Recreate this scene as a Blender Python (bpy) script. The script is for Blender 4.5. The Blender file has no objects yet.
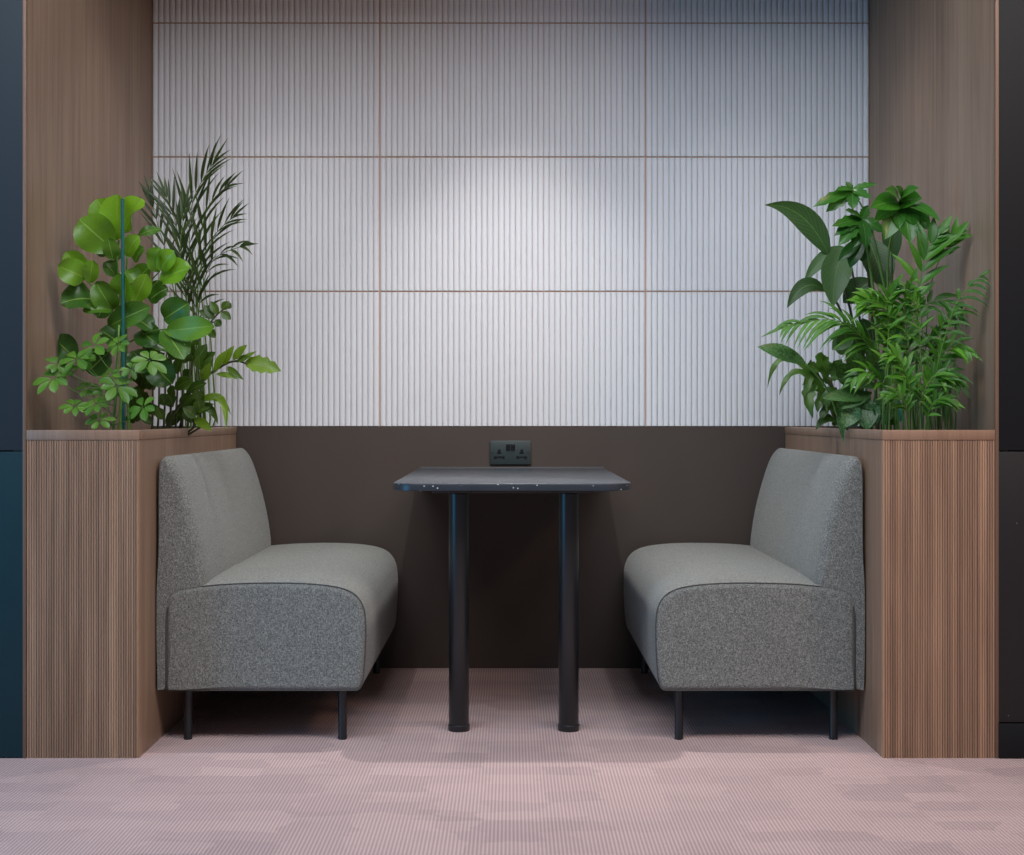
import bpy, bmesh, math, random
from mathutils import Vector, Matrix
from mathutils.noise import noise as mnoise
random.seed(7)
col = bpy.context.scene.collection
F = 1365.0; EYE = 0.90; HZ = 417.0; VX = 510.7
def P(px, py, Y):
    return Vector(((px-VX)*Y/F, Y, EYE-(py-HZ)*Y/F))

# ---------------------------------------------------------------- materials
def newmat(name, rough=.5, color=(.5,.5,.5), metal=0, spec=.5):
    m = bpy.data.materials.new(name); m.use_nodes = True
    b = m.node_tree.nodes['Principled BSDF']
    b.inputs['Base Color'].default_value = (*color, 1)
    b.inputs['Roughness'].default_value = rough
    b.inputs['Metallic'].default_value = metal
    b.inputs['Specular IOR Level'].default_value = spec
    return m
class N:
    def __init__(s, m): s.m = m; s.t = m.node_tree; s.b = s.t.nodes['Principled BSDF']
    def n(s, typ, **kw):
        nd = s.t.nodes.new(typ)
        for k, v in kw.items():
            if k.startswith('i_'): nd.inputs[k[2:].replace('_', ' ')].default_value = v
            else: setattr(nd, k, v)
        return nd
    def l(s, a, b): s.t.links.new(a, b)
    def coord(s, scale=(1,1,1), kind='Object'):
        tc = s.n('ShaderNodeTexCoord'); mp = s.n('ShaderNodeMapping')
        mp.inputs['Scale'].default_value = scale
        s.l(tc.outputs[kind], mp.inputs['Vector']); return mp.outputs[0]
    def noise(s, vec, scale, detail=3, rough=.5):
        nd = s.n('ShaderNodeTexNoise'); nd.inputs['Scale'].default_value = scale
        nd.inputs['Detail'].default_value = detail; nd.inputs['Roughness'].default_value = rough
        s.l(vec, nd.inputs['Vector']); return nd.outputs['Fac']
    def ramp(s, fac, stops):
        r = s.n('ShaderNodeValToRGB'); e = r.color_ramp.elements
        while len(e) < len(stops): e.new(.5)
        for el, (p, c) in zip(e, stops): el.position = p; el.color = (*c, 1) if len(c) == 3 else c
        s.l(fac, r.inputs['Fac']); return r.outputs['Color']
    def mix(s, fac, a, b, typ='MIX'):
        x = s.n('ShaderNodeMix', data_type='RGBA', blend_type=typ)
        for sock, v in ((x.inputs[0], fac), (x.inputs[6], a), (x.inputs[7], b)):
            if isinstance(v, bpy.types.NodeSocket): s.l(v, sock)
            elif isinstance(v, (int, float)): sock.default_value = v
            else: sock.default_value = (*v, 1)
        return x.outputs[2]
    def math(s, op, a, b=None, c=None):
        x = s.n('ShaderNodeMath', operation=op)
        for k, v in enumerate((a, b, c)):
            if v is None: continue
            if isinstance(v, bpy.types.NodeSocket): s.l(v, x.inputs[k])
            else: x.inputs[k].default_value = v
        return x.outputs[0]
    def bump(s, h, strength=.3, dist=.001):
        b = s.n('ShaderNodeBump'); b.inputs['Strength'].default_value = strength; b.inputs['Distance'].default_value = dist
        s.l(h, b.inputs['Height']); s.l(b.outputs[0], s.b.inputs['Normal'])
    def base(s, c): s.l(c, s.b.inputs['Base Color'])

def wood(name, dark, light, slats=0, rough=.5, wob=1.0):
    m = newmat(name, rough); g = N(m)
    v = g.coord((1, 1, .035)); n1 = g.noise(v, 55*wob, 5, .6)
    v2 = g.coord((1, 1, .12)); n2 = g.noise(v2, 4, 3, .55)
    v3 = g.coord((1, 1, .02)); n3 = g.noise(v3, 420, 2, .6)
    f = g.math('ADD', g.math('MULTIPLY', n1, .5), g.math('MULTIPLY', n2, .3))
    f = g.math('ADD', f, g.math('MULTIPLY', n3, .2))
    c = g.ramp(f, [(.36, dark), (.62, light)])
    if slats:
        tc = g.n('ShaderNodeTexCoord'); sx = g.n('ShaderNodeSeparateXYZ'); g.l(tc.outputs['Object'], sx.inputs[0])
        k = g.math('FLOOR', g.math('DIVIDE', sx.outputs[0], slats))
        w = g.n('ShaderNodeTexWhiteNoise', noise_dimensions='1D'); g.l(k, w.inputs['W'])
        c = g.mix(1.0, c, g.ramp(w.outputs['Value'], [(0, (.72,.70,.69)), (1, (1.18,1.14,1.1))]), 'MULTIPLY')
    g.base(c); g.bump(n3, .15, .0005); return m
M = {}
M['veneer'] = wood('walnut_veneer', (.18,.112,.075), (.33,.225,.155), wob=.8)
M['tambour'] = wood('walnut_tambour', (.27,.155,.095), (.46,.285,.185), slats=.0065)
M['cap'] = wood('walnut_cap', (.25,.14,.088), (.36,.215,.14))
M['edge'] = wood('walnut_edge', (.15,.085,.055), (.22,.13,.085))
M['side'] = wood('walnut_side', (.22,.135,.09), (.34,.22,.15), wob=.8)

m = M['rib'] = newmat('white_felt_rib', .75, (.72,.725,.75), spec=.25); g = N(m)
n = g.noise(g.coord(), 300, 3); g.base(g.mix(n, (.67,.685,.72), (.77,.785,.82)))
g.bump(n, .15, .0006)
M['backing'] = newmat('brown_backing', .8, (.48,.33,.25))
m = M['wainscot'] = newmat('dark_brown_wall_panel', .55, (.05,.041,.036), spec=.35); g = N(m)
n = g.noise(g.coord((1,1,.5)), 6, 4); g.base(g.mix(n, (.060,.045,.038), (.078,.059,.050)))
g.bump(g.noise(g.coord(), 500, 2), .1, .0004)

m = M['carpet'] = newmat('pink_ribbed_carpet', .95, (.4,.3,.3), spec=.1); g = N(m)
tc = g.n('ShaderNodeTexCoord'); sx = g.n('ShaderNodeSeparateXYZ'); g.l(tc.outputs['Object'], sx.inputs[0])
wv = g.math('SINE', g.math('MULTIPLY', sx.outputs[0], 2*math.pi/.0085))
wy = g.math('SINE', g.math('MULTIPLY', sx.outputs[1], 2*math.pi/.011))
fine = g.noise(g.coord((1,1,1)), 420, 3, .7)
st = g.math('MULTIPLY_ADD', wv, .5, .5)
c = g.mix(st, (.41,.295,.29), (.59,.445,.435))
# soft rectangular tone patches woven into the pile
def patch(sc, w=.17):
    mp = g.coord(sc); fl = g.n('ShaderNodeVectorMath', operation='FLOOR')
    jit = g.n('ShaderNodeVectorMath', operation='ADD')
    nz = g.n('ShaderNodeTexNoise'); nz.inputs['Scale'].default_value = 1.2; nz.inputs['Detail'].default_value = 5
    g.l(mp, nz.inputs['Vector'])
    sc2 = g.n('ShaderNodeVectorMath', operation='SCALE'); sc2.inputs['Scale'].default_value = .9
    g.l(nz.outputs['Color'], sc2.inputs[0]); g.l(mp, jit.inputs[0]); g.l(sc2.outputs[0], jit.inputs[1])
    g.l(jit.outputs[0], fl.inputs[0])
    wn = g.n('ShaderNodeTexWhiteNoise', noise_dimensions='2D'); g.l(fl.outputs[0], wn.inputs['Vector'])
    return wn.outputs['Value']
p1 = patch((7, 13, 1)); p2 = patch((3.1, 5.7, 1))
pp = g.math('ADD', g.math('MULTIPLY', p1, .6), g.math('MULTIPLY', p2, .4))
c = g.mix(1.0, c, g.ramp(pp, [(.1, (.87,.87,.885)), (.9, (1.07,1.06,1.05))]), 'MULTIPLY')
c = g.mix(1.0, c, g.ramp(fine, [(.3, (.88,.88,.88)), (.7, (1.1,1.1,1.1))]), 'MULTIPLY')
g.base(c)
h = g.math('ADD', g.math('MULTIPLY', st, 1.0), g.math('ADD', g.math('MULTIPLY', wy, .12), fine))
g.bump(h, .5, .0015)

m = M['fabric'] = newmat('grey_woven_fabric', .92, (.2,.2,.19), spec=.15); g = N(m)
v = g.coord()
a = g.noise(g.coord((1,1,.35)), 560, 2, .7); b_ = g.noise(g.coord((.4,.4,1)), 560, 2, .7); cfine = g.noise(v, 240, 3, .6)
wsum = g.math('ADD', g.math('MULTIPLY', a, .4), g.math('ADD', g.math('MULTIPLY', b_, .4), g.math('MULTIPLY', cfine, .2)))
g.base(g.ramp(wsum, [(.36, (.058,.061,.058)), (.5, (.182,.187,.174)), (.64, (.40,.40,.37))]))
g.b.inputs['Sheen Weight'].default_value = .15
g.bump(wsum, .5, .0012)
M['piping'] = newmat('grey_piping', .9, (.10,.10,.095), spec=.2)
M['black_metal'] = newmat('black_satin_metal', .33, (.012,.013,.015), 0, .55)
m = M['slate'] = newmat('speckled_dark_tabletop', .32, (.03,.036,.045), spec=.5); g = N(m)
v = g.coord()
vo = g.n('ShaderNodeTexVoronoi'); vo.inputs['Scale'].default_value = 85; g.l(v, vo.inputs['Vector'])
sp = g.math('LESS_THAN', vo.outputs['Distance'], .17)
wn = g.n('ShaderNodeTexWhiteNoise'); g.l(vo.outputs['Position'], wn.inputs['Vector'])
sp = g.math('MULTIPLY', sp, g.math('GREATER_THAN', wn.outputs['Value'], .45))
nb = g.noise(v, 9, 4)
g.base(g.mix(sp, g.mix(nb, (.022,.028,.036), (.040,.047,.058)), (.5,.52,.55)))
M['table_edge'] = newmat('dark_upstand', .5, (.06,.06,.065))
M['socket'] = newmat('socket_plastic', .45, (.028,.042,.044))
M['socket_dark'] = newmat('socket_black', .3, (.006,.006,.007))
M['pin'] = newmat('neon_dot', .4, (.6,.62,.6))
m = M['teal_panel'] = newmat('dark_teal_panel', .5, (.007,.034,.052), spec=.3); g = N(m)
n = g.noise(g.coord(), 14, 5, .7); g.base(g.mix(n, (.005,.028,.038), (.008,.036,.048)))
M['slate_panel'] = newmat('blue_grey_panel', .6, (.022,.032,.042), spec=.25)
M['charcoal_panel'] = newmat('charcoal_panel', .6, (.009,.009,.010), spec=.25)
m = M['brown_black_panel'] = newmat('brown_black_panel', .5, (.018,.015,.0145), spec=.4); g = N(m)
vo = g.n('ShaderNodeTexVoronoi'); vo.inputs['Scale'].default_value = 16; g.l(g.coord(), vo.inputs['Vector'])
g.base(g.mix(g.math('LESS_THAN', vo.outputs['Distance'], .045), (.018,.015,.0145), (.2,.2,.2)))
M['ceiling'] = newmat('ceiling_paint', .9, (.22,.21,.20))
m = M['soil'] = newmat('potting_soil', .95, (.02,.014,.01)); g = N(m)
n = g.noise(g.coord(), 90, 5, .7); g.base(g.ramp(n, [(.3, (.008,.006,.004)), (.7, (.05,.033,.022))])); g.bump(n, .8, .01)

def leafmat(name, dark, light, rib=(.25,.4,.12), ribw=.035, rough=.38, veins=0.35, vein_n=9, trans=.22, mottle=None):
    m = newmat(name, rough, light, spec=.45); g = N(m)
    uv = g.n('ShaderNodeUVMap'); sx = g.n('ShaderNodeSeparateXYZ'); g.l(uv.outputs[0], sx.inputs[0])
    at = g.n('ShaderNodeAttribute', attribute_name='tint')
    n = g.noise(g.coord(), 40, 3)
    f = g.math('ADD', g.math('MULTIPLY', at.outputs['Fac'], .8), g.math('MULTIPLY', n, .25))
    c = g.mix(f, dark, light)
    ax = g.math('ABSOLUTE', g.math('SUBTRACT', sx.outputs[0], .5))
    vn = g.math('SINE', g.math('MULTIPLY', g.math('SUBTRACT', sx.outputs[1], g.math('MULTIPLY', ax, .6)), 6.283*vein_n))
    vn = g.math('GREATER_THAN', vn, .88)
    c = g.mix(g.math('MULTIPLY', vn, veins), c, rib)
    if mottle:
        c = g.mix(g.ramp(g.noise(g.coord(), 170, 3, .7), [(.42, (0,0,0)), (.6, (.75,.75,.75))]), c, mottle)
    rb = g.math('LESS_THAN', ax, ribw)
    c = g.mix(g.math('MULTIPLY', rb, .8), c, rib)
    g.base(c)
    h = g.math('SUBTRACT', g.math('MULTIPLY', vn, -.4), rb); g.bump(h, .4, .001)
    tr = g.n('ShaderNodeBsdfTranslucent'); g.l(g.mix(1.0, c, (1.5,1.6,.6), 'MULTIPLY'), tr.inputs['Color'])
    mx = g.n('ShaderNodeMixShader'); mx.inputs[0].default_value = trans
    out = g.t.nodes['Material Output']
    g.l(g.b.outputs[0], mx.inputs[1]); g.l(tr.outputs[0], mx.inputs[2]); g.l(mx.outputs[0], out.inputs['Surface'])
    return m
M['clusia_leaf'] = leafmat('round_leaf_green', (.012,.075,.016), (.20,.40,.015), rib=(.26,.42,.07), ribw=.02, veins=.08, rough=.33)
M['umbrella_leaf'] = leafmat('umbrella_leaf_green', (.035,.13,.014), (.125,.27,.025), rib=(.17,.33,.06), ribw=.02, veins=.06)
M['palm_leaf_dark'] = leafmat('olive_palm_leaf', (.012,.034,.008), (.05,.085,.018), rib=(.08,.12,.03), veins=0, trans=.12)
M['zz_leaf'] = leafmat('dark_glossy_leaf', (.009,.045,.008), (.19,.32,.02), rib=(.18,.27,.04), ribw=.02, veins=.12)
M['schefflera_leaf'] = leafmat('schefflera_green', (.008,.075,.008), (.05,.20,.015), rib=(.10,.26,.05), ribw=.02, veins=.25, vein_n=7, rough=.28, trans=.15)
M['paradise_leaf'] = leafmat('broad_leaf_green', (.014,.055,.010), (.08,.17,.055), rib=(.12,.23,.07), ribw=.02, veins=.35, vein_n=11, rough=.42)
M['palm_leaf'] = leafmat('parlour_palm_green', (.010,.075,.006), (.10,.31,.02), rib=(.10,.28,.04), ribw=.02, veins=0, trans=.2)
M['aglaonema_leaf'] = leafmat('mottled_leaf', (.012,.07,.012), (.06,.17,.035), rib=(.10,.22,.06), ribw=.02, veins=.25, mottle=(.13,.27,.10))
M['fern_leaf'] = leafmat('fern_green', (.022,.075,.012), (.09,.21,.03), rib=(.16,.2,.05), ribw=.02, veins=.15)
M['stem_green'] = newmat('green_stem', .5, (.09,.20,.03))
M['stem_dark'] = newmat('dark_stem', .6, (.045,.06,.02))
M['stem_brown'] = newmat('brown_stem', .7, (.10,.06,.035))
M['stake'] = newmat('teal_plant_stake', .4, (.01,.10,.085))

# ---------------------------------------------------------------- object helpers
def link(name, bm, mat, parent=None, smooth=True, sharp=None):
    me = bpy.data.meshes.new(name); bmesh.ops.recalc_face_normals(bm, faces=bm.faces) if smooth != 'leaf' else None
    bm.to_mesh(me); bm.free()
    for p in me.polygons: p.use_smooth = bool(smooth) and p.loop_total < 30
    if sharp is not None: me.set_sharp_from_angle(angle=math.radians(sharp))
    me.materials.append(M[mat])
    o = bpy.data.objects.new(name, me); col.objects.link(o)
    if parent: o.parent = parent; o.matrix_parent_inverse = parent.matrix_world.inverted() if False else Matrix.Translation(-parent.location)
    return o
def thing(name, label, cat, loc, group=None):
    o = bpy.data.objects.new(name, None); col.objects.link(o); o.location = loc; o.empty_display_size = .1
    o['label'] = label; o['category'] = cat
    if group: o['group'] = group
    return o
def struct(o): o['kind'] = 'structure'; return o
def box(bm, x0, x1, y0, y1, z0, z1, bev=0):
    r = bmesh.ops.create_cube(bm, size=1)
    vs = r['verts']
    for v in vs:
        v.co = Vector(((x0+x1)/2+v.co.x*(x1-x0), (y0+y1)/2+v.co.y*(y1-y0), (z0+z1)/2+v.co.z*(z1-z0)))
    if bev:
        es = list({e for v in vs for e in v.link_edges})
        bmesh.ops.bevel(bm, geom=es, offset=bev, segments=2, profile=.5, affect='EDGES')
def boxo(name, dims, mat, parent=None, bev=0):
    bm = bmesh.new(); box(bm, *dims, bev); return link(name, bm, mat, parent, smooth=bev > 0, sharp=35 if bev else None)
def tube(bm, pts, radii, seg=8, cap=True):
    pts = [Vector(p) for p in pts]
    if not hasattr(radii, '__len__'): radii = [radii]*len(pts)
    rings = []; prev = None
    for i, p in enumerate(pts):
        t = (pts[min(i+1, len(pts)-1)]-pts[max(i-1, 0)]).normalized()
        if prev is None:
            a = Vector((0,0,1)) if abs(t.z) < .9 else Vector((1,0,0))
            u = t.cross(a).normalized()
        else: u = (prev - t*prev.dot(t)).normalized()
        prev = u; w = t.cross(u)
        rings.append([bm.verts.new(p+(u*math.cos(k*2*math.pi/seg)+w*math.sin(k*2*math.pi/seg))*radii[i]) for k in range(seg)])
    for a, b in zip(rings, rings[1:]):
        for k in range(seg): bm.faces.new((a[k], a[(k+1)%seg], b[(k+1)%seg], b[k]))
    if cap: bm.faces.new(rings[0][::-1]); bm.faces.new(rings[-1])
def lathe(bm, c, prof, seg=40):
    rings = [[bm.verts.new((c[0]+r*math.cos(k*2*math.pi/seg), c[1]+r*math.sin(k*2*math.pi/seg), z)) for k in range(seg)] for r, z in prof]
    for a, b in zip(rings, rings[1:]):
        for k in range(seg): bm.faces.new((a[k], a[(k+1)%seg], b[(k+1)%seg], b[k]))
    bm.faces.new(rings[0][::-1]); bm.faces.new(rings[-1])
def spline(pts, n=6, closed=False):
    pts = [Vector(p) for p in pts]; out = []; L = len(pts)
    for i in range(L if closed else L-1):
        g = lambda k: pts[k % L] if closed else pts[max(0, min(L-1, k))]
        p0, p1, p2, p3 = g(i-1), g(i), g(i+1), g(i+2)
        for k in range(n):
            t = k/n
            out.append(.5*((2*p1)+(p2-p0)*t+(2*p0-5*p1+4*p2-p3)*t*t+(-p0+3*p1-3*p2+p3)*t**3))
    if not closed: out.append(pts[-1])
    return out

# ---------------------------------------------------------------- the setting
FY = 3.60; BY = 4.895; HW = 1.286
floor = struct(boxo('floor', (-3.2, 3.2, .3, BY+.1, -.05, 0), 'carpet'))
wb = struct(boxo('wall_back', (-HW-.01, HW+.01, BY+.004, BY+.06, .862, 2.66), 'backing'))
wd = struct(boxo('trim_1', (-HW, HW, BY-.004, BY+.05, 0, .866), 'wainscot'))
# ribbed white panels: rows and columns of separate panels with brown joints between them
PITCH = .0204
def xw(px): return (px-VX)*4.88/F
cols = [(-HW+.001, xw(378.6)), (xw(379.8), xw(645.5)), (xw(646.7), HW-.001)]
rows = [(.868, 1.3475), (1.3535, 1.829), (1.835, 2.3095), (2.3155, 2.655)]
for (x0, x1) in cols:
    for (z0, z1) in rows:
        bm = bmesh.new(); n = max(1, round((x1-x0)/PITCH)); w = (x1-x0)/n
        for k in range(n):
            a = x0+k*w; pr = []
            G = .0006 ; D = .0065
            for j in range(9):
                t = j/8; x = a+G+(w-2*G)*t; y = BY+.004-D*(1-abs(2*t-1)**2.6)**.5*.9-.0012
                pr.append((x, y))
            v0 = [bm.verts.new((x, y, z0)) for x, y in pr]; v1 = [bm.verts.new((x, y, z1)) for x, y in pr]
            for j in range(8): bm.faces.new((v0[j], v0[j+1], v1[j+1], v1[j]))
            b0 = [bm.verts.new((x, BY+.004, z)) for x, z in ((pr[0][0], z0), (pr[-1][0], z0), (pr[-1][0], z1), (pr[0][0], z1))]
            bm.faces.new([b0[0], b0[1]]+v0[::-1]); bm.faces.new([b0[2], b0[3]]+v1)
            bm.faces.new((b0[0], v0[0], v1[0], b0[3])); bm.faces.new((b0[1], b0[2], v1[-1], v0[-1]))
        link('ribbed_panel', bm, 'rib', wb, True, 50)
for s, nm in ((-1, 'left'), (1, 'right')):
    w = struct(boxo('wall_'+nm, tuple(sorted((s*HW, s*(HW+.03))))+(FY+.012, BY+.06, 0, 2.66), 'veneer'))
    boxo('edge_lipping', tuple(sorted((s*(HW-.008), s*(HW+.001))))+(FY-.002, FY+.013, 0, 2.66), 'edge', w, .0012)
struct(boxo('wall_front_light_block', (-3.2, 3.2, FY-.06, FY-.004, 2.53, 2.70), 'charcoal_panel'))  # unseen bulkhead, added to block corridor light from the top of the back wall
struct(boxo('ceiling', (-HW-.03, HW+.03, FY-.0, BY+.06, 2.66, 2.70), 'ceiling'))

# dark cladding outside the niche
zs = EYE-(451-HZ)*FY/F
def outer(name, s, up, lo, x_in):
    x_out = 3.2
    bm = bmesh.new(); X = tuple(sorted((s*(x_in+.004), s*x_out)))
    box(bm, X[0], X[1], FY+.02, FY+.06, 0, 2.66); root = struct(link(name, bm, 'socket_dark', None, False))
    k = x_in; first = True
    while k < x_out-.01:
        e = min(k+.62, x_out)
        X = tuple(sorted((s*(k+.0015), s*(e-.0015))))
        boxo('upper_panel', X+(FY-.002, FY+.02, zs+.002, 2.66), up, root, .0015)
        z0 = 0.003 if s < 0 else EYE-(723-HZ)*FY/F+.002
        boxo('lower_panel', X+(FY-.002, FY+.02, z0, zs-.002), lo, root, .0015)
        if s > 0: boxo('plinth', X+(FY-.006, FY+.02, .0, z0-.003), 'charcoal_panel', root, .0015)
        k = e
outer('wall_front_left', -1, 'slate_panel', 'teal_panel', HW-.001)
outer('wall_front_right', 1, 'charcoal_panel', 'brown_black_panel', HW-.001)

# ---------------------------------------------------------------- planters
PH = EYE-(430-HZ)*FY/F      # rim height
PIN = .982
def planter(s, side):
    t = thing('built_in_planter', f'walnut planter box with finely ribbed front standing behind the {side} bench', 'planter', (s*(PIN+HW)/2, (FY+BY)/2, 0), 'wooden planter boxes flanking the niche')
    xo = HW-.0085
    X = lambda a, b: tuple(sorted((s*a, s*b)))
    # inner side board and back of the front
    boxo('side_board', X(PIN, PIN+.018)+(FY+.0205, BY-.014, 0, PH-.0268), 'side', t)
    # fluted front
    bm = bmesh.new(); x0, x1 = X(PIN, xo); zt = PH-.027
    n = round((x1-x0)/.0065); w = (x1-x0)/n; pr = []
    for k in range(n):
        for tt, d in ((.08, -.0015), (.12, .0015), (.3, .0024), (.7, .0024), (.88, .0015), (.92, -.0015)):
            pr.append((x0+(k+tt)*w, FY+.003-d))
    pr[0] = (x0, FY+.003); pr[-1] = (x1, FY+.003)
    a = [bm.verts.new((x, y, 0)) for x, y in pr]; b = [bm.verts.new((x, y, zt)) for x, y in pr]
    for j in range(len(pr)-1): bm.faces.new((a[j], a[j+1], b[j+1], b[j]))
    a2 = [bm.verts.new((x, FY+.02, z)) for x, z in ((x0, 0), (x1, 0), (x1, zt), (x0, zt))]
    bm.faces.new([a2[0], a2[1]]+a[::-1]); bm.faces.new([a2[2], a2[3]]+b)
    bm.faces.new((a2[0], a[0], b[0], a2[3])); bm.faces.new((a2[1], a2[2], b[-1], a[-1])); bm.faces.new(a2[::-1])
    link('ribbed_front', bm, 'tambour', t, False)
    # cap rim: front, inner, back
    bm = bmesh.new()
    box(bm, *X(PIN-.002, xo), FY-.001, FY+.026, PH-.0265, PH, .0015)
    o = link('front_rim', bm, 'cap', t, True, 35)
    bm = bmesh.new()
    box(bm, *X(PIN-.002, PIN+.022), FY+.0265, BY-.014, PH-.0265, PH, .0015)
    link('side_rim', bm, 'side', t, True, 35)
    # soil
    bm = bmesh.new(); nx, ny = 12, 50; gx0, gx1 = X(PIN+.018, xo)
    vs = [[bm.verts.new((gx0+(gx1-gx0)*i/nx, FY+.02+(BY-.03-FY-.02)*j/ny, PH-.05+.012*mnoise(Vector((i*.5+s*9, j*.5, 0))))) for j in range(ny+1)] for i in range(nx+1)]
    for i in range(nx):
        for j in range(ny): bm.faces.new((vs[i][j], vs[i+1][j], vs[i+1][j+1], vs[i][j+1]))
    r = bmesh.ops.extrude_face_region(bm, geom=bm.faces[:])
    for v in [e for e in r['geom'] if isinstance(e, bmesh.types.BMVert)]: v.co.z = PH-.10
    link('soil', bm, 'soil', t, True)
    return t
planter(-1, 'left'); planter(1, 'right')
SOIL = PH-.055

# ---------------------------------------------------------------- bench seats
def offset(pr, d):
    n = len(pr); out = []
    for i in range(n):
        a, b, c = Vector(pr[i-1]), Vector(pr[i]), Vector(pr[(i+1) % n])
        e1 = (b-a).normalized(); e2 = (c-b).normalized()
        nn = Vector((-(e1.y+e2.y), e1.x+e2.x)); nn.normalize()
        out.append(tuple(b+nn*d/max(.6, abs(nn.dot(Vector((-e1.y, e1.x)))))))
    return out
def loft(name, prof, y0, y1, mat, parent, r=.018, flip=1, ox=0, bulge=.004, crown=None, thin=None):
    # prof: counter-clockwise list of (x, z); offset() moves inward for positive d
    prof = spline([(x, z, 0) for x, z in prof], 4, True); prof = [(p.x, p.y) for p in prof]
    n_ = len(prof); lim = []
    for i_ in range(n_):      # keep the rounded ends from folding over tight corners and thin walls
        a, b, c = Vector(prof[i_-2]), Vector(prof[i_]), Vector(prof[(i_+2) % n_])
        cr = (b-a).cross(c-b); R_ = (b-a).length*(c-b).length*(c-a).length/(2*abs(cr)+1e-12)
        lim.append(min(.72*R_ if cr > 0 else 9, r*(thin(*prof[i_]) if thin else 1)))
    lim = [min(lim[(k+o) % n_] for o in range(-2, 3)) for k in range(n_)]
    lim = [sum(lim[(k+o) % n_] for o in range(-2, 3))/5 for k in range(n_)]
    bm = bmesh.new(); rings = []
    secs = []
    for k in range(6):
        a = k/5*math.pi/2; secs.append((y0+r*(1-math.sin(a)), r*(1-math.cos(a))))
    secs = secs[::-1]
    sec = secs_sorted(secs)
    nmid = 12
    mids = [(y0+r+(y1-y0-2*r)*k/nmid, 0) for k in range(1, nmid)]
    full = sec+mids+[(y0+y1-y, d) for y, d in sec[::-1]]
    for y, d in full:
        q = offset(prof, d)
        ty = (y-y0)/(y1-y0); cz = crown*(1-max(0, 1-2*ty)**6) if crown else 0
        zs_ = [p[1] for p in q]; zl, zh = min(zs_), max(zs_)
        q = [offset(prof, min(d, lim[i_]))[i_] for i_ in range(len(prof))] if d > .001 else q
        rings.append([bm.verts.new((flip*(ox+p[0]), y, p[1]+cz*max(0, (p[1]-zl)/(zh-zl)-.5)*2)) for p in q])
    n = len(prof)
    for a, b in zip(rings, rings[1:]):
        for k in range(n): bm.faces.new((a[k], a[(k+1) % n], b[(k+1) % n], b[k]))
    bm.faces.new(rings[0]); bm.faces.new(rings[-1])
    o = link(name, bm, mat, parent, True)
    return o, rings_pts(offset(prof, .0005), y0, r, flip, ox)
def secs_sorted(s): return sorted(s, key=lambda q: q[0])
def rings_pts(q, y0, r, flip, ox): return [Vector((flip*(ox+p[0]), y0+r*.35, p[1])) for p in q]
SY0, SY1 = 3.765, 4.85
def bench(s, label):
    t = thing('bench_seat', label, 'bench', (s*.69, (SY0+SY1)/2, 0), 'upholstered benches facing the table')
    # x measured towards the niche wall: flip = s, so profile x is |X|
    zb = .145
    back = [(.976,.150),(.978,.22),(.979,.30),(.979,.38),(.979,.46),(.979,.54),(.979,.62),(.979,.70),(.977,.755),(.970,.781),(.953,.791),(.934,.779),(.916,.750),(.899,.705),(.881,.645),(.865,.58),(.854,.52),(.847,.46),(.849,.415),(.868,.398),(.90,.390),(.935,.384),(.949,.36),(.951,.30),(.951,.20),(.953,.150),(.962,.145),(.972,.145)]
    seat = [(.950,.155),(.951,.25),(.951,.35),(.947,.395),(.93,.416),(.89,.428),(.80,.438),(.70,.442),(.60,.442),(.52,.437),(.46,.426),(.425,.406),(.406,.375),(.400,.335),(.400,.27),(.404,.20),(.409,.165),(.420,.147),(.45,.1445),(.6,.1445),(.8,.1445),(.93,.1445)]
    def area(p): return sum(p[i-1][0]*p[i][1]-p[i][0]*p[i-1][1] for i in range(len(p)))
    if area(back) < 0: back = back[::-1]
    if area(seat) < 0: seat = seat[::-1]
    b, _ = loft('backrest', back, SY0+.004, SY1-.002, 'fabric', t, .027, s, 0, .002, None, lambda x, z: (.12+.88*min(1, max(0, (z-.38)/.12)))*(.3 if x > .972 else 1))
    st, pts = loft('seat', seat, SY0, SY1, 'fabric', t, .015, s, 0, .003, .012, lambda x, z: .25 if z < .17 and x > .9 else 1)
    bm = bmesh.new(); tube(bm, pts+[pts[0]], .0016, 6, False); link('piping', bm, 'piping', st, True)
    for px, w in ((.470, 0), (.902, 0)):
        for y in (3.815, 4.80):
            bm = bmesh.new(); lathe(bm, (s*px, y), [(.0115, 0), (.0125, .002), (.0125, .006), (.0120, .008), (.0125, .149)], 24)
            link('leg', bm, 'black_metal', t, True, 40)
    return t
bench(-1, 'grey woven upholstered bench on slim black legs to the left of the table')
bench(1, 'grey woven upholstered bench on slim black legs to the right of the table')

# ---------------------------------------------------------------- table
TZ = .7165; TX = .0036
tt = thing('table', 'dark speckled table on two round black legs between the benches', 'table', (TX, 4.3, 0))
def rounded(x0, x1, y0, y1, r, d=0):
    out = []
    for cx, cy, a0 in ((x0+r, y0+r, 180), (x1-r, y0+r, 270)):
        for k in range(9):
            a = math.radians(a0+90*k/8); out.append((cx+(r-d)*math.cos(a), cy+(r-d)*math.sin(a)))
    out += [(x1-d, y1-d), (x0+d, y1-d)]
    return out
bm = bmesh.new(); rg = []
for z, d in ((TZ-.021, .0022), (TZ-.0195, 0), (TZ-.0022, 0), (TZ-.0008, .0008), (TZ, .0024)):
    rg.append([bm.verts.new((x, y, z)) for x, y in rounded(TX-.334, TX+.334, 3.765, BY-.022, .075, d)])
for a, b in zip(rg, rg[1:]):
    n = len(a)
    for k in range(n): bm.faces.new((a[k], a[(k+1) % n], b[(k+1) % n], b[k]))
bm.faces.new(rg[0][::-1]); bm.faces.new(rg[-1])
link('tabletop', bm, 'slate', tt, True, 40)
boxo('wall_strip', (TX-.33, TX+.33, BY-.021, BY-.005, TZ-.019, TZ+.005), 'table_edge', tt, .001)
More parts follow.
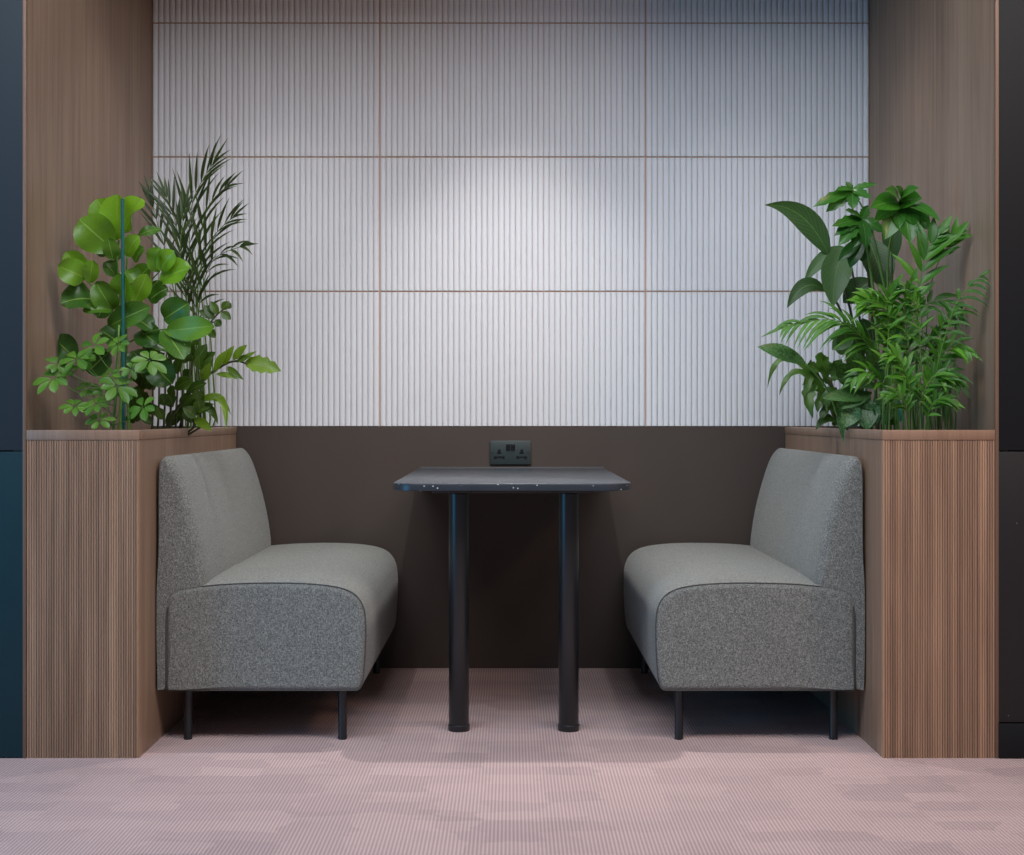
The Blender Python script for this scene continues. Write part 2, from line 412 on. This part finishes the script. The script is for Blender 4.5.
boxo('support_rail', (TX-.20, TX+.235, 3.93, 4.80, TZ-.036, TZ-.0215), 'black_metal', tt, .001)
for sx_, px in ((-1, -.149), (1, .1665)):
    bm = bmesh.new()
    lathe(bm, (px, 3.925), [(.0300, 0), (.0310, .002), (.0310, .016), (.0295, .0175), (.0282, .0185), (.0282, .0205), (.0290, .022), (.0290, TZ-.036)], 48)
    lg = link('leg', bm, 'black_metal', tt, True, 40)
    boxo('mounting_plate', (px-.055+.02*sx_, px+.055+.02*sx_, 3.885, 3.985, TZ-.0335, TZ-.0215), 'black_metal', lg, .0015)

# ---------------------------------------------------------------- double power socket
zc = EYE-(452.5-HZ)*BY/F; xs = (510.5-VX)*BY/F
so = thing('power_socket', 'dark double power socket on the brown wall above the tabletop', 'socket', (xs, BY-.004, zc))
boxo('faceplate', (xs-.0735, xs+.0735, BY-.014, BY-.004, zc-.043, zc+.043), 'socket', so, .003)
for k in (-1, 1):
    bm = bmesh.new(); x = xs+k*.0085; box(bm, x-.0075, x+.0075, BY-.0175, BY-.0135, zc+.008, zc+.032, .0015)
    link('rocker_switch', bm, 'socket_dark', so, True, 35)
    cx = xs+k*.040
    bm = bmesh.new()
    box(bm, cx-.0045, cx+.0045, BY-.0146, BY-.0136, zc-.004, zc+.011)
    box(bm, cx-.0075, cx-.0045, BY-.0146, BY-.0136, zc-.004, zc+.002)
    box(bm, cx+.0045, cx+.0075, BY-.0146, BY-.0136, zc-.004, zc+.002)
    box(bm, cx-.019, cx-.008, BY-.0146, BY-.0136, zc-.022, zc-.013)
    box(bm, cx+.008, cx+.019, BY-.0146, BY-.0136, zc-.022, zc-.013)
    box(bm, cx-.0065, cx+.0065, BY-.0146, BY-.0136, zc-.019, zc-.0135)
    link('pin_slots', bm, 'socket_dark', so, False)
    bm = bmesh.new()
    bmesh.ops.create_uvsphere(bm, u_segments=10, v_segments=6, radius=.0022, matrix=Matrix.Translation((xs+k*.063, BY-.0138, zc)))
    link('screw_cover', bm, 'socket_dark', so, True)

# ---------------------------------------------------------------- plants
SH = {
 'round':  lambda t: (max(0, math.sin(math.pi*t**1.12))**.5)*1.12,
 'obov':   lambda t: max(0, math.sin(math.pi*t**1.35))**.75,
 'ellip':  lambda t: max(0, math.sin(math.pi*t**.95))**.85,
 'lance':  lambda t: max(0, math.sin(math.pi*t**.72))**1.05,
 'strap':  lambda t: min(1, t*7)**.6*max(0, 1-t**3.2)**.8*(1-.25*t),
 'lobed':  lambda t: max(0, math.sin(math.pi*t**.85))**.7*(1+.16*math.sin(t*26)),
}
class Foliage:
    def __init__(s): s.bm = bmesh.new(); s.uv = s.bm.loops.layers.uv.new('UVMap'); s.tl = s.bm.verts.layers.float_color.new('tint'); s.xmax = HW-.006
    def leaf(s, base, tip, width, shape='ellip', nrm=None, arch=.12, fold=.18, n=9, tint=None, droop=0, wave=0, mid=None):
        base, tip = Vector(base), Vector(tip); ax = tip-base; L = ax.length
        if L < 1e-5: return
        if nrm is None: nrm = Vector((random.uniform(-.35,.35), -1, random.uniform(.2,.8)))
        nrm = Vector(nrm); nrm = (nrm-ax*(nrm.dot(ax)/L/L)); nrm.normalize()
        tint = random.random() if tint is None else tint
        ctrl = (base+tip)/2+nrm*arch*L+Vector((0,0,droop*L)) if mid is None else Vector(mid)*2-(base+tip)/2
        rows = []; us = (-1, -.5, 0, .5, 1); ph = random.random()*6
        prevside = None
        for i in range(n+1):
            t = i/n; p = base*(1-t)**2+ctrl*2*t*(1-t)+tip*t*t
            d = (ctrl-base)*(1-t)+(tip-ctrl)*t; d.normalize()
            side = d.cross(nrm)
            if side.length < 1e-3: side = prevside or Vector((1,0,0))
            side.normalize(); prevside = side; up = side.cross(d)
            w = width*.5*SH[shape](min(.999, max(.001, t)))
            if i == 0: w = min(w, width*.06)
            row = []
            for u in us:
                off = fold*w*(abs(u)**1.4)+wave*width*.5*math.sin(t*9+ph+u)*abs(u)
                q = p+side*u*w+up*off
                if abs(q.x) > s.xmax: q.x = math.copysign(s.xmax, q.x)
                if q.y > BY-.025: q.y = BY-.025
                if abs(q.x) > PIN-.006 and q.y > FY-.008: q.z = max(q.z, PH+.003 if abs(q.x) < PIN+.03 or q.y < FY+.03 else PH-.035)
                v = s.bm.verts.new(q); v[s.tl] = (tint,)*3+(1,); row.append(v)
            rows.append(row)
        for i in range(n):
            for j in range(4):
                f = s.bm.faces.new((rows[i][j], rows[i][j+1], rows[i+1][j+1], rows[i+1][j]))
                for lp, (a, b) in zip(f.loops, ((j, i), (j+1, i), (j+1, i+1), (j, i+1))): lp[s.uv].uv = (a/4, b/n)
    def done(s, parent, mat, name='foliage'): return link(name, s.bm, mat, parent, 'leaf')
class Stems:
    def __init__(s): s.bm = bmesh.new()
    def add(s, pts, r0, r1=None, seg=6, n=5):
        pts = spline(pts, n) if len(pts) > 2 else [Vector(p) for p in pts]
        for q in pts:
            q.z = max(q.z, PH-.062)
            if q.z < PH: q.x = math.copysign(max(abs(q.x), PIN+.03), q.x)
            if abs(q.x) > HW-.012: q.x = math.copysign(HW-.012, q.x)
            q.y = min(q.y, BY-.03)
        r1 = r0 if r1 is None else r1; m_ = len(pts)-1
        tube(s.bm, pts, [r0+(r1-r0)*i/m_ for i in range(m_+1)], seg)
        return pts
    def done(s, parent, mat, name='stem'): return link(name, s.bm, mat, parent, True)
def plant(name, label, cat, x, y): return thing(name, label, cat, (x, y, SOIL-.01))
def frond(f, st, pts, ll, lw, n, start=.25, droop=.35, spread=.8, nrm=(0,-1,.5), tint=(0,1), r=.0025, taper=.55, side2=None, shape='lance', jit=.12):
    pts = st.add(pts, r, r*.4, 5, 8) if st else spline(pts, 8)
    m_ = len(pts)-1; nrm = Vector(nrm)
    for k in range(n):
        t = start+(1-start)*(k+.5)/n; i = min(m_-1, int(t*m_)); fr = t*m_-i
        p = pts[i].lerp(pts[i+1], fr); d = (pts[i+1]-pts[i]).normalized()
        s_ = d.cross(nrm).normalized()
        L = ll*(1-taper*abs(2*((t-start)/(1-start))-.75)**1.6)
        for sg in (-1, 1):
            if side2 is not None and sg < 0 and random.random() > side2: continue
            sp = spread*(1-.45*(t-start)/(1-start))
            dr = (d*(1-sp*.45)+s_*sg*sp).normalized()+Vector((random.uniform(-jit,jit), random.uniform(-jit,jit), random.uniform(-jit,jit)))
            tip = p+dr*L*random.uniform(.85,1.12)+Vector((0,0,-droop*L))
            f.leaf(p, tip, lw*random.uniform(.85,1.1), shape, nrm=nrm+Vector((0,0,.3)), arch=.10, fold=.25, n=6, tint=random.uniform(*tint), droop=droop*.45)
    f.leaf(pts[-1], pts[-1]+(pts[-1]-pts[-2]).normalized()*ll*.55+Vector((0,0,-droop*.3*ll)), lw*.8, shape, nrm=nrm, arch=.05, n=6, tint=random.uniform(*tint))

# --- left: round-leaved plant with a stake
pl = plant('round_leaf_plant', 'tall plant with large round bright green leaves tied to a teal stake', 'plant', -1.13, 3.93)
f = Foliage(); st = Stems()
def L(bx, by, tx, ty, w, Yb, Yt, tint, shape='round', **k):
    s_ = .5*(Yb+Yt)/F; f.leaf(P(bx, by, Yb), P(tx, ty, Yt), w*s_, shape, tint=tint, **k)
Yc = 3.90
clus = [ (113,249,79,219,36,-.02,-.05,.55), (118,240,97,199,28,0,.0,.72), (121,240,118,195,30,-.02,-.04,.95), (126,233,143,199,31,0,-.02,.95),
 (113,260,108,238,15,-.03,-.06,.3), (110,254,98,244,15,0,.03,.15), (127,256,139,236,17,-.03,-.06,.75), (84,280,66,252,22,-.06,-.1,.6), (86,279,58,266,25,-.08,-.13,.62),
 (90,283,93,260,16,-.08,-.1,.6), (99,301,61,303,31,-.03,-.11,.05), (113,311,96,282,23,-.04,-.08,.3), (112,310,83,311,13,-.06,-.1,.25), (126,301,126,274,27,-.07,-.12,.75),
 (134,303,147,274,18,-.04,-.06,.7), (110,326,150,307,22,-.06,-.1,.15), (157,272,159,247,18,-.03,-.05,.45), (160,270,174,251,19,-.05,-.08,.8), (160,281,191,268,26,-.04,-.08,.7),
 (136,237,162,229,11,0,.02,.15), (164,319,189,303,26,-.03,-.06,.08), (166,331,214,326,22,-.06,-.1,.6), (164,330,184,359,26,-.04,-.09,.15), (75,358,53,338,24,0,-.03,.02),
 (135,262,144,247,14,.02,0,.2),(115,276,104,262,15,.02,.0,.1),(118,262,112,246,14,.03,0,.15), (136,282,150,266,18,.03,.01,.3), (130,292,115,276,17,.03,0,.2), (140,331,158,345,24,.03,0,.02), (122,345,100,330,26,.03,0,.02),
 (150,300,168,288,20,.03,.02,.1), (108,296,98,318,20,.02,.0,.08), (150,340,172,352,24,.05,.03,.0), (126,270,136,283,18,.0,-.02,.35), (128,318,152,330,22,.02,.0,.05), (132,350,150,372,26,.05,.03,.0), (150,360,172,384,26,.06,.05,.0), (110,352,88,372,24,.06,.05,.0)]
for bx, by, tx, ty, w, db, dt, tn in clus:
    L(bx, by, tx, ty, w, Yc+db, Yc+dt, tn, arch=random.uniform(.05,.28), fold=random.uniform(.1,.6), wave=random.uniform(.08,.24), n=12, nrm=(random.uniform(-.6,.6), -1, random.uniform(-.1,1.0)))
st.add([P(118,470,3.95), P(121,400,3.94), P(122,320,3.93), P(117,262,3.92), P(119,240,3.91)], .0055, .003)
st.add([P(131,470,3.97), P(127,380,3.95), P(126,300,3.93), P(127,255,3.91)], .005, .0025)
for a, b, c in (((122,330),(105,300),(86,280)), ((124,310),(142,290),(160,271)), ((122,330),(145,296),(158,281)), ((124,345),(150,332),(168,329)), ((120,258),(114,252),(112,248)), ((121,300),(106,302),(97,301)), ((122,350),(95,352),(74,356)), ((126,240),(130,238),(137,236))):
    st.add([P(*a, 3.94), P(*b, 3.90), P(*c, 3.87)], .003, .0018)
f.done(pl, 'clusia_leaf'); st.done(pl, 'stem_green')
bm = bmesh.new(); tube(bm, [P(124,462,3.79), P(122.5,199,3.78)], .0048, 10); o = link('stake', bm, 'stake', pl, True, 40); o['label'] = 'teal plant stake'

# --- left: small umbrella plant in the front corner
pl = plant('umbrella_plant', 'low plant with small star-like clusters of oval leaves at the left planter front corner', 'plant', -1.10, 3.68)
f = Foliage(); st = Stems()
def whorl(f, c, r, w, n, shape, tilt, tints, arch=.12, droop=.15, jit=.15, a0=None):
    c = Vector(c); nrm = Vector(tilt).normalized()
    u = nrm.cross(Vector((0,1,.1))).normalized() if abs(nrm.y) < .9 else Vector((1,0,0))
    v = nrm.cross(u).normalized(); u = v.cross(nrm)
    a0 = random.random()*6.28 if a0 is None else a0
    for k in range(n):
        a = a0+2*math.pi*k/n+random.uniform(-jit,jit)
        d = u*math.cos(a)+v*math.sin(a); rr = r*random.uniform(.8,1.12)
        f.leaf(c+d*r*.10, c+d*rr+Vector((0,0,-droop*r)), w*random.uniform(.85,1.1), shape, nrm=nrm, arch=arch, fold=.22, n=7, tint=random.uniform(*tints))
main = [P(113,460,3.70), P(114,420,3.69), P(117,380,3.69), P(119,325,3.72)]
st.add(main, .0042, .003)
Ws = [(94,346,19,3.66),(77,359,18,3.64),(53,378,19,3.62),(57,364,13,3.64),(117,386,19,3.64),(96,404,15,3.63),(75,406,15,3.63),(99,420,15,3.63),(131,369,12,3.66),(150,360,18,3.66),(118,344,14,3.68),(143,407,17,3.64),(110,375,13,3.67),(86,362,13,3.68),(66,372,12,3.68),(88,388,12,3.70),(104,394,12,3.68),(128,392,12,3.7)]
for x, y, r, Y in Ws:
    c = P(x, y, Y); k = Y/F
    whorl(f, c, r*k*1.05, r*k*.50, random.choice((6,7,7)), 'obov', (random.uniform(-.4,.4), -.75, random.uniform(.5,1.0)), (.2,1))
    j = P(115 if y < 400 else 113, min(425, y+28), 3.69)
    st.add([j, (j+c)/2+Vector((0,0,-.01)), c], .0016, .001)
f.done(pl, 'umbrella_leaf'); st.done(pl, 'stem_green')

# --- left: areca palm at the back
pl = plant('areca_palm', 'tall slender palm with thin dark olive fronds against the white ribbed wall', 'plant', -1.10, 4.55)
f = Foliage(); st = Stems()
def fr(pts, ll, lw, n, **k):
    Y = pts[0][2]; frond(f, st, [P(*q) for q in pts], ll*Y/F, lw*Y/F, n, **k)
D = dict(tint=(.1,1), nrm=(.1,-1,.35), droop=.05, spread=.42, r=.0026, start=.40, jit=.10, taper=.4)
fr([(200,465,4.55),(196,350,4.55),(190,270,4.5),(192,205,4.45),(212,165,4.4)], 60, 3.2, 11, **D)
fr([(198,465,4.56),(190,350,4.55),(184,270,4.5),(176,225,4.5),(166,196,4.5)], 50, 3.2, 8, **D)
fr([(202,465,4.56),(200,360,4.5),(196,290,4.45),(205,215,4.4),(226,187,4.35)], 50, 3.1, 9, **{**D,'droop':.12})
fr([(205,465,4.56),(201,360,4.5),(198,285,4.42),(212,240,4.35),(232,218,4.3)], 48, 3.1, 8, **{**D,'droop':.1})
fr([(207,465,4.56),(202,370,4.5),(199,310,4.45),(212,262,4.38),(242,246,4.3)], 42, 3.4, 9, **{**D,'droop':.35,'start':.35,'spread':.55})
fr([(196,465,4.58),(182,350,4.58),(170,270,4.6),(158,225,4.6),(150,196,4.6)], 42, 3.2, 7, **D)
fr([(200,465,4.56),(193,350,4.5),(186,300,4.45),(180,250,4.4),(186,205,4.4)], 46, 3.2, 8, **D)
for k in range(7):
    x = 180+k*5; st.add([P(x+8,465,4.55), P(x,330,4.5+random.uniform(-.05,.05)), P(x-8+random.uniform(-4,6),250,4.5)], .003, .0015)
f.done(pl, 'palm_leaf_dark'); st.done(pl, 'stem_green')

# --- left: arching plant with glossy dark leaves and a yellow-green branch
pl = plant('arching_leafy_plant', 'dark glossy plant with a yellow-green branch arching right over the left bench', 'plant', -1.08, 4.15)
f = Foliage(); st = Stems(); Y0 = 4.10
def Z(bx, by, tx, ty, w, tn, shape='ellip', db=0, dt=0, **k):
    kk = dict(arch=.12, fold=.2, wave=.06); kk.update(k)
    f.leaf(P(bx, by, Y0+db), P(tx, ty, Y0+dt), w*Y0/F, shape, tint=tn, **kk)
st.add([P(160,465,4.12), P(168,424,4.12), P(197,385,4.1), P(222,366,4.1), P(236,361,4.1), P(247,364,4.08)], .0055, .0025, 8)
for a in [(214,373,228,350,10,.95,'ellip'), (223,365,234,346,9,.85,'ellip'), (233,360,247,345,9,.8,'ellip'), (240,361,257,351,5,.8,'lance'), (236,362,251,357,9,.25,'ellip'), (245,362,281,371,18,.75,'lobed'),
          (216,374,238,379,8,.6,'ellip'), (227,367,244,380,7,.35,'lance'), (202,382,211,363,11,.7,'ellip'), (210,376,200,362,10,.3,'ellip')]:
    Z(*a, dt=-.02)
Z(192,408,226,430,11,.85,'strap', mid=P(219,398,4.08), dt=-.1); Z(196,404,231,415,8,.6,'lance', mid=P(217,398,4.08))
Z(194,418,212,431,10,.75,'ellip', dt=-.05); Z(196,416,218,424,9,.2,'ellip', mid=P(208,408,4.1)); Z(190,412,214,404,10,.3,'ellip')
# upper dark spray
st.add([P(172,465,4.2), P(186,400,4.2), P(197,345,4.2), P(214,318,4.2), P(226,308,4.2)], .005, .002)
for bx, by, tx, ty in ((214,318,202,312),(214,320,206,308),(218,315,212,304),(221,312,229,318),(222,310,228,303),(226,308,230,304),(215,320,220,325),(206,328,198,318),(208,328,214,336),(200,340,190,330)):
    Z(bx, by, tx+(tx-bx)*.25, ty+(ty-by)*.25, 9, random.uniform(0,.2), db=.1, dt=.1)
for k in range(74):
    x = random.uniform(132,204); y = random.uniform(352,426); a = random.uniform(-.9,.9)
    ln = random.uniform(14,26); d = random.uniform(-.14,.12)
    Z(x, y, x+math.sin(a)*ln+3, y-math.cos(a)*ln*.7, random.uniform(9,15), random.uniform(0,.14), db=d, dt=d-.02)
for k in range(9):
    x = 150+k*6; st.add([P(x,462,4.15), P(x+3,400,4.15), P(x+random.uniform(-4,12),345,4.18)], .004, .002)
Z(205,372,213,356,9,.1); Z(200,366,216,352,12,.05,db=.03); Z(196,362,207,344,12,.04)
f.done(pl, 'zz_leaf'); st.done(pl, 'stem_dark')

# --- right: large umbrella tree
def mk(f, Y):
    def G(bx, by, tx, ty, w, tn, shape='ellip', db=0, dt=0, **k):
        kk = dict(arch=.12, fold=.2, wave=.05); kk.update(k)
        if 'mid' in kk and kk['mid'] is not None: kk['mid'] = P(*kk['mid'], Y+(db+dt)/2)
        f.leaf(P(bx, by, Y+db), P(tx, ty, Y+dt), w*Y/F, shape, tint=tn, **kk)
    return G
pl = plant('umbrella_tree', 'tall plant with glossy broad green leaflets topping the right planter group', 'plant', 1.13, 4.1)
f = Foliage(); st = Stems(); G = mk(f, 4.0)
for tip in ((813,207,11),(826,212,13),(853,210,13),(871,199,11),(877,184,8),(846,182,7),(836,190,8)):
    G(852,190,tip[0],tip[1],tip[2],random.uniform(.2,.7), dt=random.uniform(-.06,.02), shape='lobed')
for tip in ((832,226,12),(838,246,14),(853,248,15),(866,249,14),(884,232,12),(868,205,10),(845,210,10),(834,236,12)):
    G(862,219,tip[0],tip[1],tip[2],random.uniform(.1,.6), dt=random.uniform(-.06,.02), shape='lobed')
for tip in ((870,208,19),(885,190,14),(919,188,13),(922,199,18),(940,221,12),(930,230,20),(910,243,23),(884,240,19),(874,222,14),(915,212,20),(896,186,12)):
    G(899,203,tip[0],tip[1],tip[2]*1.15,random.uniform(.3,1), db=-.08, dt=random.uniform(-.2,-.1), shape='ellip', arch=.2)
for tip in ((850,268,16),(838,262,12),(862,262,16)):
    G(862,238,tip[0],tip[1],tip[2],random.uniform(0,.2), db=.05, dt=.05)
st.add([P(885,470,4.08), P(880,380,4.07), P(872,280,4.05), P(864,235,4.02), P(862,219,4.0)], .006, .003)
st.add([P(890,470,4.06), P(890,360,4.05), P(888,260,4.0), P(899,203,3.97)], .005, .0025)
st.add([P(895,470,4.08), P(895,360,4.05), P(878,255,4.0), P(866,215,4.0), P(852,190,4.0)], .0045, .002)
st.add([P(893,300,4.05), P(892,240,3.99), P(895,212,3.97)], .0025, .002)
f.done(pl, 'schefflera_leaf'); st.done(pl, 'stem_green')

# --- right: broad-leaved plant
pl = plant('broad_leaf_plant', 'plant with long paddle leaves, one curling left over the white ribbed wall', 'plant', 1.12, 4.35)
f = Foliage(); st = Stems(); G = mk(f, 4.25)
G(829,256,764,205,24,.35,'lance', mid=(801,216), fold=.3, n=14, dt=-.05, nrm=(.2,-.8,-.35))
G(846,247,833,307,30,.95,'ellip', mid=(836,272), db=-.05, dt=-.1, fold=.25, n=14)
G(845,247,803,286,15,.8,'lance', mid=(820,262), n=12)
G(826,292,787,308,17,.15,'ellip', mid=(806,286), n=12, dt=-.04)
G(868,238,884,290,34,.22,'ellip', db=-.1, dt=-.16, n=12)
G(872,280,843,303,28,.05,'ellip', db=.05, dt=.05)
G(893,262,890,212,20,.02,'ellip', db=.1, dt=.1)
G(846,345,842,322,26,.5,'ellip', db=-.05, dt=-.1); G(852,330,832,350,20,.55,'ellip', db=-.05, dt=-.08)
G(862,360,850,330,26,.1,'ellip', db=.05); G(875,350,862,318,24,.05,'ellip', db=.05)
G(850,350,832,342,22,.6,'ellip'); G(880,340,890,312,26,.0,'ellip', db=.08,dt=.08)
for pts in (((872,465,4.35),(856,340,4.3),(842,280,4.27),(829,252,4.25)), ((872,465,4.35),(862,340,4.3),(853,275,4.28),(846,246,4.2)), ((870,465,4.35),(852,350,4.3),(838,305,4.27),(824,290,4.25)), ((878,465,4.3),(874,350,4.25),(868,270,4.2),(867,240,4.15)), ((875,465,4.35),(885,340,4.33),(893,262,4.33))):
    st.add([P(*q) for q in pts], .0055, .003)
f.done(pl, 'paradise_leaf'); st.done(pl, 'stem_dark')

# --- right: parlour palm, dense
pl = plant('parlour_palm', 'dense bright green feathery palm filling the front of the right planter', 'plant', 1.12, 3.85)
f = Foliage(); st = Stems()
D = dict(tint=(.0,.8), nrm=(-.1,-1,.6), droop=.3, spread=.72, r=.0022, start=.3, jit=.22)
fr([(905,465,3.92),(886,375,3.88),(866,342,3.86),(836,320,3.84),(786,326,3.82)], 48, 4.2, 16, **{**D,'droop':.5,'start':.38,'tint':(.2,.7),'jit':.1,'spread':.6})
fr([(918,465,3.85),(917,350,3.84),(918,300,3.83),(926,255,3.82),(940,232,3.82)], 42, 9, 8, **{**D,'start':.48,'droop':.12,'spread':.65,'tint':(0,.6)})
fr([(922,465,3.85),(925,360,3.84),(930,290,3.84),(942,255,3.84),(960,232,3.82)], 24, 8, 4, **{**D,'start':.7,'droop':-.1,'tint':(.5,1)})
fr([(925,465,3.78),(935,380,3.73),(944,340,3.70),(958,300,3.68),(980,276,3.66)], 34, 4.5, 10, **{**D,'start':.45,'droop':.65,'tint':(0,.3),'jit':.08,'side2':.35})
fr([(910,465,3.85),(905,360,3.82),(900,330,3.80),(880,305,3.78),(862,300,3.76)], 34, 7, 9, **{**D,'tint':(.6,1),'start':.5})
fr([(908,465,3.82),(900,370,3.80),(893,330,3.78),(888,305,3.76),(896,285,3.75)], 32, 5.5, 11, **{**D,'droop':.4,'start':.35})
fr([(915,465,3.82),(912,380,3.80),(908,340,3.78),(905,305,3.76),(912,280,3.74)], 34, 5.5, 11, **{**D,'droop':.5,'start':.35})
fr([(925,465,3.80),(930,390,3.78),(938,360,3.76),(952,345,3.72),(966,350,3.70)], 32, 5, 10, **{**D,'droop':.3,'tint':(.4,1)})
fr([(920,465,3.80),(925,400,3.76),(935,378,3.74),(948,372,3.72),(960,384,3.70)], 28, 5, 9, **{**D,'droop':.3,'tint':(0,.6)})
fr([(905,465,3.80),(890,400,3.76),(878,378,3.73),(866,372,3.70),(852,380,3.70)], 26, 5, 9, **{**D,'droop':.3})
fr([(915,465,3.76),(912,410,3.72),(908,380,3.70),(900,360,3.69),(890,352,3.68)], 30, 5, 11, **{**D,'droop':.35,'tint':(.3,.9)})
fr([(918,465,3.76),(920,410,3.72),(925,390,3.70),(935,375,3.69),(945,380,3.68)], 28, 5, 10, **{**D,'droop':.3})
fr([(915,465,3.9),(917,340,3.88),(922,310,3.87),(940,300,3.86),(958,312,3.84)], 36, 5, 8, **{**D,'droop':.4,'tint':(0,.3),'start':.5})
fr([(912,465,3.75),(908,420,3.71),(904,402,3.69),(898,394,3.68),(886,396,3.67)], 22, 4.5, 9, **D)
fr([(922,465,3.75),(926,425,3.71),(932,405,3.69),(942,398,3.68),(954,402,3.67)], 22, 4.5, 9, **D)
for k in range(15):
    x = 884+k*4.6; X = x+random.uniform(-14,12); y = random.uniform(300,392); Y = random.uniform(3.74,3.98)
    fr([(x+3,465,Y),(x,400,Y),(X,y+20,Y-.02),(X+random.uniform(-18,18),y-5,Y-.04)], random.uniform(20,30), random.uniform(3.5,5), 8, **{**D,'droop':random.uniform(.1,.5),'start':.45,'tint':(0,.7)})
for k in range(26):
    x = 884+k*2.8+random.uniform(-3,3); st.add([P(x+random.uniform(-4,4),462,random.uniform(3.70,3.9)), P(x+random.uniform(-3,3),405,3.8), P(x+random.uniform(-9,9),350,3.8)], .003, .0015)
f.done(pl, 'palm_leaf'); st.done(pl, 'stem_green')

# --- right: mottled low plant
pl = plant('mottled_leaf_plant', 'low plant with pale mottled leaves, one drooping over the right planter rim', 'plant', 1.10, 4.0)
f = Foliage(); st = Stems(); G = mk(f, 3.98)
for a in [(878,388,830,377,19,.9,'ellip'),(872,397,822,398,17,.95,'ellip'),(872,392,841,409,12,.8,'ellip'),(864,398,868,430,26,.0,'ellip'),(858,402,843,428,20,.05,'ellip'),(880,396,884,426,24,.0,'ellip'),
          (806,364,757,347,20,.3,'ellip'),(800,358,776,352,12,.2,'ellip'),(860,380,846,350,24,.45,'ellip'),(872,372,866,345,24,.3,'ellip'),(880,380,892,356,24,.2,'ellip'),(850,385,834,362,20,.25,'ellip'),(860,425,880,405,24,.1,'ellip'),(888,425,900,400,22,.1,'ellip'),(845,425,860,408,20,.1,'ellip')]:
    G(*a, dt=-.06, db=-.02)
G(856,398,844,444,15,.1,'lance', mid=(843,410), dt=-.03, n=12)
for a, b, c in (((870,462),(872,420),(876,388)), ((868,462),(868,420),(870,397)), ((864,462),(860,420),(860,400)), ((850,462),(830,395),(805,363)), ((874,462),(866,410),(860,382)), ((878,462),(882,420),(880,382))):
    st.add([P(*a, 3.98), P(*b, 3.96), P(*c, 3.96)], .004, .0025)
f.done(pl, 'aglaonema_leaf'); st.done(pl, 'stem_green')

# --- right: wavy fern trailing left
pl = plant('wavy_fern', 'small fern with thin wavy fronds curling left beside the mottled plant', 'plant', 1.06, 4.25)
f = Foliage(); st = Stems(); G = mk(f, 4.15)
for a, m_, w, tn in (((822,388,767,389),(786,358),7,.5), ((822,390,779,396),(796,372),7,.5), ((820,384,813,418),(809,392),13,.7), ((825,386,804,402),(812,376),9,.3), ((826,396,802,385),(812,382),12,.4), ((828,380,806,366),(816,368),14,.2), ((830,375,822,352),(822,362),15,.5),
     ((834,400,818,412),(822,398),12,.2), ((840,420,820,424),(828,408),10,.1), ((838,424,816,430),(826,418),8,.1), ((838,392,826,412),(828,396),12,.1), ((836,380,842,360),(836,368),14,.2)):
    G(*a, w, tn, 'lobed', mid=m_, wave=.35, n=18, dt=-.04)
for k in range(14):
    x = random.uniform(825,862); y = random.uniform(385,428)
    G(x, y, x+random.uniform(-16,4), y-random.uniform(6,20), 11, random.uniform(0,.2), 'lobed', wave=.2, db=.05, dt=.03)
st.add([P(842,462,4.2), P(834,420,4.18), P(822,388,4.15)], .004, .0025)
st.add([P(850,462,4.2), P(840,410,4.18), P(830,378,4.15)], .004, .0025)
f.done(pl, 'fern_leaf'); st.done(pl, 'stem_brown')

# ---------------------------------------------------------------- light
def light(name, typ, loc, energy, color, rot=(0,0,0), **k):
    d = bpy.data.lights.new(name, typ); d.energy = energy; d.color = color
    for a, v in k.items(): setattr(d, a, v)
    o = bpy.data.objects.new(name, d); col.objects.link(o); o.location = loc; o.rotation_euler = rot; return o
light('niche_downlight', 'SPOT', (0.0, 4.33, 2.64), 108, (1.0,.96,.93), spot_size=math.radians(76), spot_blend=1.0, shadow_soft_size=.025)
for x in (-.82, .82):
    light('niche_side_downlight', 'SPOT', (x, 4.30, 2.64), 20, (1.0,.96,.93), spot_size=math.radians(86), spot_blend=1.0, shadow_soft_size=.04)
light('corridor_light', 'AREA', (0, 2.2, 2.95), 84, (.90,.94,1), (math.radians(24),0,0), shape='RECTANGLE', size=3.5, size_y=1.0)
light('warm_right_fill', 'AREA', (2.2, 2.3, 2.5), 15, (1,.62,.38), (math.radians(48),0,math.radians(35)), shape='RECTANGLE', size=.4, size_y=.4)  # added warm fill that makes the right-hand wood more orange
light('blue_left_fill', 'AREA', (-3.0, 2.15, .95), 32, (.06,.50,.95), (math.radians(90),0,math.radians(-66)), shape='RECTANGLE', size=1.3, size_y=1.8)  # added blue fill panel for cool leg edges and carpet, not a known window
w = bpy.data.worlds.new('world'); bpy.context.scene.world = w; w.use_nodes = True
w.node_tree.nodes['Background'].inputs[0].default_value = (.80,.86,1,1); w.node_tree.nodes['Background'].inputs[1].default_value = .15

# ---------------------------------------------------------------- camera
cd = bpy.data.cameras.new('camera'); cam = bpy.data.objects.new('camera', cd); col.objects.link(cam)
cam.location = (0, 0, EYE); cam.rotation_euler = (math.radians(90), 0, 0)
cd.sensor_width = 36; cd.lens = F/1024*36; cd.shift_y = -(427.5-HZ)/1024; cd.shift_x = (512-VX)/1024; cd.clip_start = .05
sc = bpy.context.scene; sc.camera = cam
sc.view_settings.view_transform = 'Standard'; sc.view_settings.look = 'None'; sc.view_settings.exposure = 0; sc.view_settings.gamma = 1
sc.view_settings.use_curve_mapping = False
